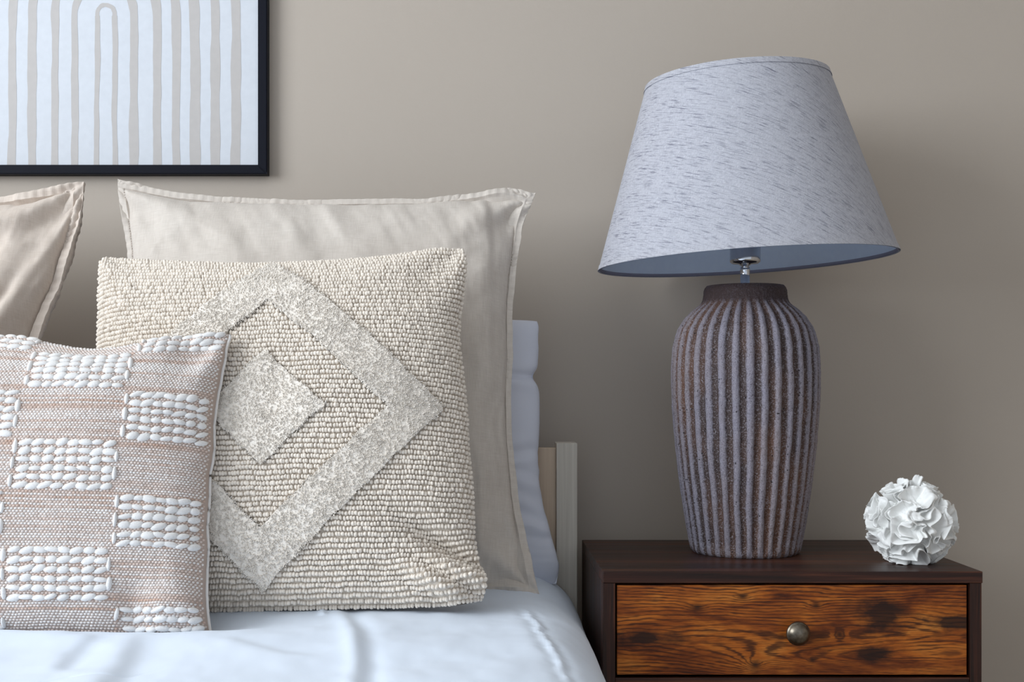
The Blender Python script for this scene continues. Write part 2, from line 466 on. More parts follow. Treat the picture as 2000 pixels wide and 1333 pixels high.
# ================================================================== bed
bed = thing('pine_bed', 'whitewashed pine bed with slim square headboard post', 'bed')
BX0, BX1 = -1.349, 0.149
for x0, x1 in ((BX1 - 0.0325, BX1), (BX0, BX0 + 0.0325)):
    obj('headboard_post', box_mesh('headboard_post', (x0, x1, -0.065, -0.015, 0, 0.706), bevel=0.0012), M['post'], bed)
obj('headboard_panel', box_mesh('headboard_panel', (BX0 + 0.0325, BX1 - 0.0325, -0.055, -0.035, 0.25, 0.698), bevel=0.001), M['panel'], bed)
for x0, x1 in ((BX1 - 0.029, BX1 - 0.004), (BX0 + 0.004, BX0 + 0.029)):
    obj('side_rail', box_mesh('side_rail', (x0, x1, -2.05, -0.065, 0.16, 0.26), bevel=0.001), M['post'], bed)
    obj('foot_leg', box_mesh('foot_leg', (x0 - 0.004, x1 + 0.004, -2.09, -2.05, 0, 0.28), bevel=0.001), M['post'], bed)
obj('foot_rail', box_mesh('foot_rail', (BX0 + 0.033, BX1 - 0.033, -2.082, -2.06, 0.16, 0.26), bevel=0.001), M['post'], bed)
obj('slat_base', box_mesh('slat_base', (BX0 + 0.029, BX1 - 0.029, -2.05, -0.07, 0.20, 0.235)), M['panel'], bed)
mat_ = obj('mattress', box_mesh('mattress', (BX0 + 0.035, BX1 - 0.035, -2.03, -0.075, 0.236, 0.43), bevel=0.035), M['duvet'])
tag(mat_, 'white mattress lying on the pine bed under the duvet', 'mattress')

# ---- duvet: a rounded sheet of cloth over the mattress
def duvet_height(X, Y):
    """extra height of the cloth at plan position"""
    h = 0.006 * fbm(X * 5 + 3, Y * 5) + 0.0022 * fbm(X * 16, Y * 11 + 5)
    # the cushions press the cloth down, it swells up in front of them
    h += -0.016 * np.exp(-((X + 0.60) / 0.33) ** 4 - ((Y + 0.50) / 0.045) ** 2)
    h += 0.008 * np.exp(-((X + 0.60) / 0.30) ** 4 - ((Y + 0.60) / 0.045) ** 2)
    # long soft fold
    d, s, a = segdist(X, Y, [(-0.205, -0.34), (-0.17, -0.48), (-0.147, -0.58), (-0.128, -0.72), (-0.120, -0.86), (-0.11, -1.1)])
    amp = sstep(0.0, 0.25, a)
    h += amp * (0.0042 * (0.75 + 0.5 * fbm(Y * 9, X * 4)) * np.exp(-((d + 0.002 * fbm(Y * 14, X * 9)) / 0.011) ** 2) - 0.0030 * np.exp(-((d * s + 0.018) / 0.012) ** 2))
    d, s, a = segdist(X, Y, [(-0.213, -0.34), (-0.195, -0.46)])
    h += 0.003 * np.exp(-(d / 0.004) ** 2)
    # puckered crease near the rounded edge
    xx = X + 0.006 * fbm(X * 10, Y * 22) + 0.004 * fbm(X * 40, Y * 60)
    d, s, a = segdist(xx, Y, [(0.052, -0.38), (0.060, -0.44), (0.072, -0.56), (0.082, -0.70), (0.084, -0.80)])
    h += (0.0032 * np.exp(-(d / 0.0040) ** 2) - 0.0018 * np.exp(-((d - 0.009) / 0.006) ** 2)) * (0.55 + 0.45 * fbm(Y * 30, X * 8)) * sstep(0, 0.2, a) * sstep(1.0, 0.85, a)
    # diagonal folds at the left
    for pts, am, w in (([(-0.385, -0.57), (-0.37, -0.68), (-0.352, -0.82), (-0.34, -0.95)], 0.0052, 0.012),
                       ([(-0.43, -0.58), (-0.43, -0.68), (-0.42, -0.76)], 0.0035, 0.010),
                       ([(-0.30, -0.60), (-0.22, -0.66), (-0.17, -0.69)], 0.0025, 0.012)):
        d, s, a = segdist(X, Y, pts)
        h += am * np.tanh(d * s / w) * np.exp(-(d / 0.05) ** 2) * sstep(0, 0.2, a) * sstep(1.0, 0.8, a)
    # thin crease line
    d, s, a = segdist(X, Y, [(-0.50, -0.835), (-0.455, -0.812), (-0.40, -0.775), (-0.36, -0.762), (-0.30, -0.70)])
    h += -0.0022 * np.exp(-(d / 0.0022) ** 2) * sstep(1.0, 0.6, a)
    return h
def build_duvet():
    cx, hw, ztop, zbot, rx, rz = -0.60, 0.7535, 0.512, 0.275, 0.105, 0.095
    prof = []
    for z in np.linspace(zbot, ztop - rz, 14)[:-1]: prof.append((-hw + 0.004 * math.sin((z - zbot) * 20), z))
    for q in np.linspace(0, math.pi / 2, 22):
        prof.append((-hw + rx * (1 - math.cos(q)), ztop - rz * (1 - math.sin(q))))
    left = prof
    mid = [(x, ztop) for x in np.concatenate([np.linspace(-hw + rx, 0.0, 60)[1:], np.linspace(0, hw - rx, 230)[1:-1]])]
    right = [(-x, z) for x, z in left[::-1]]
    # finer rounding at the right edge
    right = [(hw - rx + rx * math.sin(q), ztop - rz * (1 - math.cos(q))) for q in np.linspace(0, math.pi / 2, 50)] + \
            [(hw, z) for z in np.linspace(ztop - rz, zbot, 20)[1:]]
    pr = np.array(left + mid + right); pr[:, 0] += cx
    ys = np.concatenate([np.linspace(-0.072, -0.30, 50)[:-1], np.linspace(-0.30, -0.90, 230)[:-1], np.linspace(-0.9, -2.06, 70)])
    PX, YY = np.meshgrid(pr[:, 0], ys, indexing='ij'); PZ = np.meshgrid(pr[:, 1], ys, indexing='ij')[0]
    topw = sstep(ztop - rz * 1.1, ztop - rz * 0.15, PZ)
    Z = PZ + duvet_height(PX, YY) * topw
    # slow waves in the hanging side
    Xo = PX + (1 - topw) * np.where(PX > cx, -1, 1) * 0.0035 * (1 + fbm(YY * 7, PZ * 5))
    # foot end rounds down
    Z = Z - 0.10 * sstep(-1.92, -2.06, YY) ** 2 * topw
    V = np.stack([Xo, YY, Z], -1)
    nu, nv = V.shape[:2]
    F = grid_faces(nu, nv, flip=False)
    Vi = V.copy(); Vi[..., 2] -= 0.014; Vi[..., 0] = cx + (Vi[..., 0] - cx) * 0.985
    Vi = Vi[::3, ::3]
    verts = np.concatenate([V.reshape(-1, 3)])
    me = mesh_np('duvet', verts, F[:, ::-1])
    return me
duvet = obj('duvet', build_duvet(), M['duvet'])
tag(duvet, 'white cotton duvet with soft creases spread over the bed', 'duvet')

# ================================================================== pillows and cushions
class Pillow:
    """cushion in local coords: x width, z height (bottom at z=0), front towards -y"""
    def __init__(s, w, h, tf, tb, side=(0.1, 0.1), top=0.08, bot=0.04, p=3.0, a=2.4, e=0.55, inner=1.0, wrinkle=None, sag=0.0, rnd=0.022):
        s.rnd = rnd
        s.w, s.h, s.tf, s.tb, s.side, s.top, s.bot, s.p, s.a, s.e, s.inner, s.wr, s.sag = w, h, tf, tb, side, top, bot, p, a, e, inner, wrinkle, sag
    def pos(s, S, T, front=True, lift=0.0):
        S = np.asarray(S, float); T = np.asarray(T, float)
        cs = np.where(S > 0, s.side[1], s.side[0])
        kx = 1 - cs * (1 - np.abs(T) ** s.p) * S ** 2
        ct = np.where(T > 0, s.top, s.bot)
        kz = 1 - ct * (1 - np.abs(S) ** s.p) * T ** 2
        kr = 1 - s.rnd * (S * T) ** 10
        x = s.w / 2 * S * kx * kr
        z = s.h / 2 * (1 + T * kz * kr)
        si = np.clip(np.abs(S) / s.inner, 0, 1); ti = np.clip(np.abs(T) / s.inner, 0, 1)
        f = ((1 - si ** s.a) * (1 - ti ** s.a)) ** s.e
        f = f * (1 - s.sag * T)
        t = (s.tf if front else s.tb) * f + 0.0012
        y = -t if front else t
        if s.wr is not None:
            dy, dx, dz = s.wr(S, T, x, z, front)
            y = y - dy if front else y + dy * 0.6
            x = x + dx; z = z + dz
        return np.stack([x, y, z], -1)
    def frame(s, S, T, eps=2e-3):
        S = np.clip(S, -0.992, 0.992); T = np.clip(T, -0.992, 0.992)
        P = s.pos(S, T)
        du = s.pos(S + eps, T) - s.pos(S - eps, T); dv = s.pos(S, T + eps) - s.pos(S, T - eps)
        du /= np.linalg.norm(du, axis=-1, keepdims=True) + 1e-12
        n = np.cross(du, dv); n /= np.linalg.norm(n, axis=-1, keepdims=True) + 1e-12
        v = np.cross(n, du)
        return P, du, v, n
    def params(s, n):
        q = np.linspace(-1, 1, n)
        return np.sign(q) * (1 - (1 - np.abs(q)) ** 1.35)
    def shell(s, name, n=150):
        """closed mesh front + back"""
        q = s.params(n); S, T = np.meshgrid(q, q, indexing='ij')
        A = s.pos(S, T, True).reshape(-1, 3); B = s.pos(S, T, False).reshape(-1, 3)
        return A, B, S, T, grid_faces(n, n)

def finish_shell(name, A, B, F, keep=None):
    N = len(A)
    Ff = F if keep is None else F[keep]
    verts = np.concatenate([A, B]); faces = np.concatenate([Ff, Ff[:, ::-1] + N])
    used = np.unique(faces); remap = np.zeros(len(verts), int); remap[used] = np.arange(len(used))
    return mesh_np(name, verts[used], remap[faces])
def bridge(n):
    """faces joining front and back grids along the rim"""
    N = n * n
    ring = [i * n for i in range(n)] + [(n - 1) * n + j for j in range(1, n)] + [i * n + n - 1 for i in range(n - 2, -1, -1)] + [j for j in range(n - 2, 0, -1)]
    r = np.array(ring); r2 = np.roll(r, -1)
    return np.stack([r, r + N, r2 + N, r2], -1)

def corner_creases(S, T, x, z, corners, amp, k=9.0, reach=0.16, w=0.3, h=0.3):
    d = 0
    for cx_, cz_, ph in corners:
        dx = x - cx_; dz = z - cz_
        r = np.hypot(dx, dz); an = np.arctan2(dz, dx)
        d = d + amp * np.sin(k * an + ph + 2.0 * fbm(x * 14 + ph, z * 14, 2)) * np.exp(-(r / reach) ** 2) * sstep(0.0, 0.05, r)
    return d

def linen_sham(name, label, loc, rot, pil, mat, n=190, group=None, stitch='stitch'):
    root = thing(name, label, 'pillow', loc, rot, group)
    A, B, S, T, F = pil.shell(name, n)
    Sf = S.ravel()[F].mean(1); Tf = T.ravel()[F].mean(1)
    rim = np.maximum(np.abs(Sf), np.abs(Tf)) > pil.inner
    obj('cover', finish_shell('cover', A, B, F, ~rim), mat, root)
    N = len(A); fr = np.concatenate([F[rim], F[rim][:, ::-1] + N, bridge(n)])
    verts = np.concatenate([A, B]); used = np.unique(fr); re = np.zeros(len(verts), int); re[used] = np.arange(len(used))
    obj('flange', mesh_np('flange', verts[used], re[fr]), mat, root)
    # stitches just outside the seam
    m = 150; q = np.linspace(-pil.inner, pil.inner, m); c = pil.inner + 0.006
    SS = np.concatenate([q, q, np.full(m, c), np.full(m, -c)]); TT = np.concatenate([np.full(m, c), np.full(m, -c), q, q])
    P, du, dv, nn = pil.frame(SS, TT)
    hor = np.concatenate([np.ones(2 * m), np.zeros(2 * m)])[:, None]
    along = du * hor + dv * (1 - hor); acr = dv * hor + du * (1 - hor)
    me = scatter('stitching', ball_template(6, 4), P + nn * 0.0004, along * 0.0014, acr * 0.00055, nn * 0.0006)
    st = obj('stitching', me, M[stitch], root); st['kind'] = 'stuff'
    return root

# ---- white pillow standing behind the big sham
def wr_white(S, T, x, z, front):
    d = 0.004 * fbm(x * 9 + 2, z * 9) + 0.0025 * fbm(x * 10, z * 45 + 3) * sstep(0.25, -0.5, T)
    hem = z - 0.318
    d = d - 0.006 * np.exp(-(hem / 0.005) ** 2) + 0.003 * np.exp(-((hem + 0.012) / 0.009) ** 2)
    d = d + 0.002 * np.sin(z * 190 + 12 * x + 3 * fbm(x * 12, z * 9)) * sstep(0.24, 0.20, z) * sstep(0.05, 0.09, z)
    dx = np.where(S > 0, -0.008 * np.exp(-((z - 0.318) / 0.010) ** 2) * np.abs(S) ** 6, 0.0)
    dx = dx + np.sign(S) * np.abs(S) ** 4 * 0.003 * fbm(z * 25, x * 0 + 4)
    dx = dx + np.where(S > 0, 0.030 * sstep(0.17, 0.0, z) * S, 0)
    return d, dx, 0.010 * (S - 0.6) * sstep(0.3, 0.4, z)
pw = Pillow(0.66, 0.405, 0.050, 0.022, side=(0.02, 0.015), top=0.0, bot=0.0, a=3.0, e=0.5, wrinkle=wr_white)
root = thing('bed_pillow', 'plain white pillow standing against the headboard behind the large linen pillow', 'pillow', (-0.238, -0.118, 0.492), (math.radians(-6), 0, 0))
A, B, S, T, F = pw.shell('case', 150)
NN = len(A)
obj('pillowcase', mesh_np('pillowcase', np.concatenate([A, B]), np.concatenate([F, F[:, ::-1] + NN, bridge(150)])), M['pillow_white'], root)

# ---- the big linen sham
def pucker(S, T, x, z, inner, amp):
    r = np.maximum(np.abs(S), np.abs(T)); k = sstep(inner - 0.02, inner + 0.015, r)
    al_ = np.where(np.abs(S) > np.abs(T), z, x)
    seam = -0.0016 * np.exp(-((r - inner) / 0.008) ** 2)
    return k * amp * np.sin(al_ * 2 * np.pi / 0.013 + 3 * fbm(x * 20, z * 20, 2)) * (0.5 + 0.5 * fbm(x * 9 + 4, z * 9)) + seam
def wr_sham(S, T, x, z, front):
    d = 0.007 * fbm(x * 6 + 1, z * 6 + 8) + 0.0028 * fbm(x * 22, z * 22) - 0.006 * np.abs(fbm(x * 11 + 0.5 * z * 11, z * 9 + 4, 2)) ** 0.7
    cs = [(-0.32, 0.61, 0.4), (0.32, 0.61, 1.7), (0.32, 0.0, 2.9)]
    d = d + corner_creases(S, T, x, z, cs, 0.006, 10, 0.15)
    # upright folds down the right side, slanting ones under the top edge
    right = sstep(0.45, 0.8, S) * sstep(0.99, 0.9, np.abs(S))
    d = d + right * 0.008 * fbm(x * 34 + 1.5 * fbm(x * 4, z * 4), z * 4.0 + 2)
    d = d + 0.0055 * sstep(0.45, 0.75, T) * sstep(0.98, 0.9, T) * fbm((x + 0.55 * z) * 28, z * 5 - x * 2)
    d = d + pucker(S, T, x, z, 0.955, 0.0022)
    e = np.maximum(np.abs(S), np.abs(T)) ** 8
    dx = e * 0.005 * fbm(z * 14 + 3, x * 3) ; dz = e * 0.004 * fbm(x * 13, z * 3 + 6)
    dz = dz - 0.018 * np.exp(-((S - 1) / 0.1) ** 2) * sstep(0.6, 1.0, T)
    return d, dx, dz
ps = Pillow(0.645, 0.625, 0.078, 0.040, side=(0.12, 0.145), top=0.12, bot=0.03, p=3.0, a=2.6, e=0.55, inner=0.955, wrinkle=wr_sham)
linen_sham('linen_pillow', 'large natural linen pillow with flanged hem behind the tufted diamond cushion', (-0.232, -0.272, 0.500), (math.radians(-13), 0, 0), ps, M['linen'])

# ---- the linen sham on the other half of the bed
def wr_sham2(S, T, x, z, front):
    d = 0.012 * fbm(x * 7 + 11, z * 7 + 3) + 0.004 * fbm(x * 24 + 5, z * 24) - 0.010 * np.abs(fbm(x * 12 + 6, z * 8 + 2, 2)) ** 0.7
    cs = [(0.32, 0.62, 0.2), (0.32, 0.0, 2.2)]
    d = d + corner_creases(S, T, x, z, cs, 0.009, 9, 0.20)
    right = sstep(0.25, 0.7, S) * sstep(0.99, 0.9, np.abs(S))
    q = x - 0.22 - (z - 0.3) * 0.22
    d = d + right * (0.009 * fbm(q * 30, z * 5 + 7) + 0.012 * np.exp(-((q - 0.012) / 0.014) ** 2) * sstep(0.50, 0.40, z))
    d = d + pucker(S, T, x, z, 0.95, 0.0024)
    e = np.maximum(np.abs(S), np.abs(T)) ** 8
    dx = e * 0.005 * fbm(z * 13 + 8, x * 3)
    dx = dx - sstep(0.0, 1.0, S) * 0.055 * sstep(0.56, 0.25, z)
    return d, dx, e * 0.004 * fbm(x * 13 + 3, z * 3)
ps2 = Pillow(0.645, 0.625, 0.082, 0.040, side=(0.12, 0.06), top=0.12, bot=0.03, p=3.0, a=2.6, e=0.55, inner=0.95, wrinkle=wr_sham2)
linen_sham('linen_pillow', 'crumpled rosy linen pillow under the black picture frame, behind the woven cushion', (-0.912, -0.272, 0.499), (math.radians(-13), math.radians(0.5), 0), ps2, M['linen_rose'], stitch='stitch_pale')

# ---- tufted cushion with diamonds
def wr_tuft(S, T, x, z, front):
    d = 0.006 * fbm(x * 6 + 5, z * 6 + 1)
    d = d + corner_creases(S, T, x, z, [(0.255, 0.49, 1.0), (-0.255, 0.49, 2.0)], 0.006, 6, 0.12)
    # curled bottom right corner
    u = (x - 0.20) * 0.82 - (z - 0.03) * 0.57; v = (x - 0.20) * 0.57 + (z - 0.03) * 0.82
    g = np.exp(-((x - 0.225) / 0.055) ** 2 - ((z - 0.028) / 0.032) ** 2)
    d = d + g * (0.030 + 0.013 * np.cos(v * 2 * np.pi / 0.030 + 1.0))
    d = d - 0.026 * np.exp(-(u / 0.065) ** 2 - ((v - 0.040) / 0.017) ** 2) * sstep(-1, -0.6, -np.abs(T + 0.7))
    dx = np.where(S > 0, S ** 6 * 0.016 * np.exp(-((z - 0.025) / 0.035) ** 2) - S ** 4 * 0.010 * np.exp(-((z - 0.36) / 0.07) ** 2) + S ** 4 * 0.004 * np.exp(-((z - 0.13) / 0.06) ** 2), 0)
    return d * (front * 1.0), dx, np.zeros_like(x)
pt = Pillow(0.508, 0.486, 0.078, 0.030, side=(0.05, 0.035), top=0.090, bot=0.01, p=2.6, a=2.6, e=0.55, wrinkle=wr_tuft, sag=0.12, rnd=0.035)
tr = thing('tufted_cushion', 'square cream tufted cushion with raised shaggy diamond ring', 'cushion', (-0.258, -0.425, 0.510), (math.radians(-15.5), math.radians(-1.4), 0))
def diamond(S, T):
    x = S * pt.w / 2 + 0.008; z = T * pt.h / 2 - 0.004
    r = np.abs(x) / 1.02 + np.abs(z) + 0.003 * fbm(x * 60, z * 60, 2)
    return r
def pile_mask(S, T):
    r = diamond(S, T)
    return ((r > 0.150) & (r < 0.226)) | (r < 0.076)
A, B, S, T, F = pt.shell('cover', 170); NN = len(A)
obj('cover', finish_shell('cover', A, B, F), M['tuft_back'], tr)
def jit(n, a): return (RNG.random(n) - 0.5) * 2 * a
# loop pile in rows
rows = 76; per = 128
TT, SS = np.meshgrid(np.linspace(-0.995, 0.995, rows), np.linspace(-0.992, 0.992, per), indexing='ij')
ii = np.repeat(np.arange(rows), per)
SS = SS.ravel() + (ii % 2) * (0.5 * 2 / per) + jit(rows * per, 0.0035); TT = TT.ravel()
TT = TT + 0.006 * fbm(SS * 7, TT * 5) + 0.004 * fbm(SS * 22 + 4, TT * 40) + jit(rows * per, 0.0018)
SS = np.clip(SS, -0.995, 0.995); TT = np.clip(TT, -0.995, 0.995)
k = ~pile_mask(SS, TT); SS, TT = SS[k], TT[k]
P, du, dv, nn = pt.frame(SS, TT); n = len(SS)
hmod = 1 + jit(n, 0.22)
tilt = jit(n, 0.5)[:, None]
ex = (du + dv * tilt * 0.6); ey = (dv - du * tilt * 0.6)
col = np.array([0.865, 0.785, 0.69]) * (1 + jit(n, 0.07))[:, None]
me = scatter('loop_pile', ball_template(8, 4), P + nn * 0.0012, ex * (0.0027 * hmod)[:, None], ey * (0.0033 * (1 + jit(n, 0.12)))[:, None], nn * (0.0040 * (1 + jit(n, 0.2)))[:, None], col)
o = obj('loop_pile', me, M['yarn'], tr); o['kind'] = 'stuff'
# dense felted bed of the cut pile
nb_ = 300
q_ = np.linspace(-0.985, 0.985, nb_); Sg, Tg = np.meshgrid(q_, q_, indexing='ij')
Pg, dug, dvg, ng = pt.frame(Sg.ravel(), Tg.ravel())
Pg = Pg + ng * (0.0062 + 0.0008 * fbm(Pg[:, 0] * 300, Pg[:, 2] * 300, 2))[:, None]
Fg = grid_faces(nb_, nb_); kf = pile_mask(Sg, Tg).ravel()[Fg].all(1); Fg = Fg[kf]
ug = np.unique(Fg); rg = np.zeros(nb_ * nb_, int); rg[ug] = np.arange(len(ug))
me = mesh_np('pile_bed', Pg[ug], rg[Fg]); add_attr(me, 'tint', np.tile([0.93, 0.865, 0.785], (len(ug), 1)), 'FLOAT_COLOR')
obj('pile_bed', me, M['pile'], tr)
# cut pile tufts
def cut_pile(num):
    S_ = RNG.random(num) * 1.96 - 0.98; T_ = RNG.random(num) * 1.96 - 0.98
    k = pile_mask(S_, T_); return S_[k], T_[k]
SS, TT = cut_pile(105000)
P, du, dv, nn = pt.frame(SS, TT); n = len(SS)
x = SS * pt.w / 2; z = TT * pt.h / 2
lx = 0.8 * fbm(x * 40, z * 40, 2) + jit(n, 0.35); lz = 0.8 * fbm(x * 40 + 30, z * 40 + 8, 2) + jit(n, 0.35)
axis = nn + du * (lx * 0.5)[:, None] + dv * (lz * 0.5)[:, None]; axis /= np.linalg.norm(axis, axis=1, keepdims=True)
L = 0.0084 * (1 + jit(n, 0.22)); R_ = 0.0010 * (1 + jit(n, 0.3))
ang = RNG.random(n) * 6.283
a1 = du * np.cos(ang)[:, None] + dv * np.sin(ang)[:, None]; a2 = np.cross(nn, a1)
tv = []
for zz, rr in ((0.0, 1.0), (0.80, 0.95)):
    for kk in range(3): tv.append((rr * math.cos(kk * 2.0944), rr * math.sin(kk * 2.0944), zz))
tv.append((0.0, 0.0, 1.0))
tq = [(kk, (kk + 1) % 3, 3 + (kk + 1) % 3, 3 + kk) for kk in range(3)]; tt = [(3 + kk, 3 + (kk + 1) % 3, 6) for kk in range(3)]
col = np.array([0.93, 0.865, 0.785]) * (1 + jit(n, 0.08))[:, None]
me = scatter('cut_pile', (np.array(tv), np.array(tq), np.array(tt)), P, a1 * R_[:, None], a2 * R_[:, None], axis * L[:, None], col)
o = obj('cut_pile', me, M['pile'], tr); o['kind'] = 'stuff'

# ---- woven lumbar cushion
def wr_wov(S, T, x, z, front):
    d = 0.006 * fbm(x * 6 + 9, z * 7 + 2) + 0.0015 * fbm(x * 20, z * 20 + 6)
    d = d + corner_creases(S, T, x, z, [(0.29, 0.385, 0.5), (0.29, 0.0, 1.2), (-0.29, 0.385, 0.5)], 0.006, 6, 0.10)
    d = d + 0.012 * np.exp(-((x - 0.245) / 0.035) ** 2 - ((z - 0.032) / 0.030) ** 2) - 0.010 * np.exp(-((x - 0.20) / 0.018) ** 2 - ((z - 0.03) / 0.03) ** 2)
    d = d - 0.010 * np.exp(-((x - 0.235) / 0.02) ** 2 - ((z - 0.36) / 0.03) ** 2)
    dz = -0.010 * np.exp(-((x - 0.16) / 0.07) ** 2) * sstep(0.6, 1.0, T) - 0.012 * np.exp(-((x - 0.10) / 0.06) ** 2) * sstep(0.6, 1.0, T)
    dx = np.where(S > 0, S ** 6 * 0.003 * fbm(z * 30, x * 0 + 2), 0)
    return d * (front * 1.0), dx, dz
pv = Pillow(0.580, 0.385, 0.072, 0.030, side=(0.06, 0.06), top=0.05, bot=0.02, p=3.5, a=2.8, e=0.52, wrinkle=wr_wov, sag=0.1)
wr = thing('woven_cushion', 'oblong woven cushion of pink and white threads with chunky white yarn blocks', 'cushion', (-0.602, -0.530, 0.496), (math.radians(-17), 0, 0))
A, B, S, T, F = pv.shell('cover', 150)
obj('cover', finish_shell('cover', A, B, F), M['weave_back'], wr)
def chunk_zone(xl, zl):
    """True where the chunky yarn runs"""
    e = 0.29 - xl
    colm = np.floor((e + 0.015) / 0.125).astype(int)
    z0 = zl
    odd = (colm % 2) == 1
    zz = np.where(odd, z0 - 0.036, z0 - 0.099)
    ph = np.mod(zz, 0.1275)
    return ph < 0.0640, colm, ph
PR = 0.0029
nrow = int(0.385 / PR); ncol = 138
rowi = np.repeat(np.arange(nrow), ncol); coli = np.tile(np.arange(ncol), nrow)
S0 = -0.992 + (coli + 0.5 * (rowi % 2) + 0.25) / ncol * 1.984; T0 = -0.993 + (rowi + 0.5) / nrow * 1.986
S0 = S0 + jit(len(S0), 0.0012); T0 = T0 + 0.004 * fbm(S0 * 5, T0 * 6) + jit(len(S0), 0.0012)
P, du, dv, nn = pv.frame(S0, T0); n = len(S0)
rust_row = np.random.default_rng(5).random(nrow + 1) ** 2.0
rk = rust_row[rowi] * (0.45 + 0.75 * (0.5 + 0.5 * fbm(S0 * 9 + rowi * 3.7, rowi * 1.3))) * 0.95
inz, cm, ph = chunk_zone(S0 * 0.29, (T0 + 1) / 2 * 0.385)
rk = np.where(inz, np.maximum(rk, 0.75 * RNG.random(n)), rk)
rk = np.clip(rk + jit(n, 0.12), 0, 1)[:, None]
col = np.array([0.84, 0.81, 0.79]) * (1 - rk) + np.array([0.60, 0.405, 0.315]) * rk
col = col * (1 + jit(n, 0.08))[:, None]
tl = 0.35
me = scatter('thread_weave', ball_template(7, 2, half=True), P - nn * 0.0003, (du + dv * tl * 0.4) * 0.00215, (dv - du * tl * 0.3) * (0.00150 * (1 + jit(n, 0.12)))[:, None], nn * (0.0017 * (1 + jit(n, 0.25)))[:, None], col)
o = obj('thread_weave', me, M['yarn'], wr); o['kind'] = 'stuff'
# chunky yarn: rows of fat beads, with upright turns at the block borders
bs, bt, kx_, kz_, vert = [], [], [], [], []
for cblk in range(5):
    x1 = 0.29 - (cblk * 0.125 - 0.015) if cblk else 0.288
    x0 = max(0.29 - ((cblk + 1) * 0.125 - 0.015), -0.288)
    zs = 0.036 if cblk % 2 == 1 else 0.099
    for blk in range(-1, 4):
        for r in range(6):
            zc = zs + blk * 0.1275 + 0.0055 + r * 0.0106
            if not 0.004 < zc < 0.381: continue
            nb = int(round((x1 - x0 - 0.010) / 0.0150))
            for b in range(nb):
                bs.append((x0 + 0.008 + (b + 0.5) * (x1 - x0 - 0.012) / nb) / 0.29); bt.append(zc / 0.385 * 2 - 1); vert.append(0)
            if r % 2 == 0 and cblk < 4:
                bs.append((x0 + 0.003) / 0.29); bt.append((zc + 0.0053) / 0.385 * 2 - 1); vert.append(1)
            if r % 2 == 1 and r < 5 and cblk > 0:
                bs.append((x1 - 0.002) / 0.29); bt.append((zc + 0.0053) / 0.385 * 2 - 1); vert.append(1)
bs = np.array(bs); bt = np.array(bt); vert = np.array(vert)[:, None]; n = len(bs)
bt = bt + 0.004 * fbm(bs * 5, bt * 6) + jit(n, 0.004); bs = bs + jit(n, 0.002)
P, du, dv, nn = pv.frame(np.clip(bs, -0.985, 0.985), np.clip(bt, -0.985, 0.985))
tlt = (0.14 + jit(n, 0.26))[:, None]
a_ = np.where(vert == 1, dv, du + dv * tlt); b_ = np.where(vert == 1, du, dv - du * tlt)
la = np.where(vert == 1, 0.0080, 0.0086) * (1 + jit(n, 0.16))[:, None]; lb = np.where(vert == 1, 0.0031, 0.0039) * (1 + jit(n, 0.22))[:, None]
col = np.array([0.82, 0.81, 0.80]) * (1 + jit(n, 0.05))[:, None]
me = scatter('chunky_yarn', ball_template(10, 6), P + nn * 0.0008, a_ * la, b_ * lb, nn * (0.0031 * (1 + jit(n, 0.2)))[:, None], col)
o = obj('chunky_yarn', me, M['yarn'], wr); o['kind'] = 'stuff'
# pale edging along the side seam
q = np.linspace(-0.995, 0.995, 90)
for sgn in (-1, 1):
    E = pv.pos(np.full(90, sgn * 1.0), q); E[:, 0] += sgn * 0.0008
    obj('edge_piping', tube_mesh('edge_piping', E, 0.0020, 8), M['piping'], wr)

# ================================================================== nightstand
NX0, NX1, NYF, NYB, NZ = 0.160, 0.660, -0.353, -0.017, 0.550
ns = thing('nightstand', 'dark walnut nightstand with rustic brown drawers beside the bed', 'nightstand', ((NX0 + NX1) / 2, (NYF + NYB) / 2, 0))
def nsbox(name, b, mat, bevel=0.0008, parent=ns):
    cx_, cy_, cz_ = (b[0] + b[1]) / 2, (b[2] + b[3]) / 2, (b[4] + b[5]) / 2
    me = box_mesh(name, (b[0] - cx_, b[1] - cx_, b[2] - cy_, b[3] - cy_, b[4] - cz_, b[5] - cz_), bevel=bevel)
    base = Vector(ns.location) if parent is ns else Vector((0, 0, 0))
    return obj(name, me, mat, parent, Vector((cx_, cy_, cz_)) - base)
TH = 0.0155
nsbox('top_panel', (NX0, NX1, NYF, NYB, NZ - TH, NZ), M['wood_x'], 0.0010)
nsbox('side_panel', (NX0, NX0 + 0.0165, NYF + 0.001, NYB, 0.0, NZ - TH), M['wood_z'])
nsbox('side_panel', (NX1 - 0.0165, NX1 - 0.001, NYF + 0.001, NYB, 0.0, NZ - TH), M['wood_z'])
nsbox('back_panel', (NX0 + 0.0165, NX1 - 0.0165, NYB - 0.006, NYB, 0.06, NZ - TH), M['wood_x'])
DZ1 = NZ - TH - 0.0030; DH = 0.1185
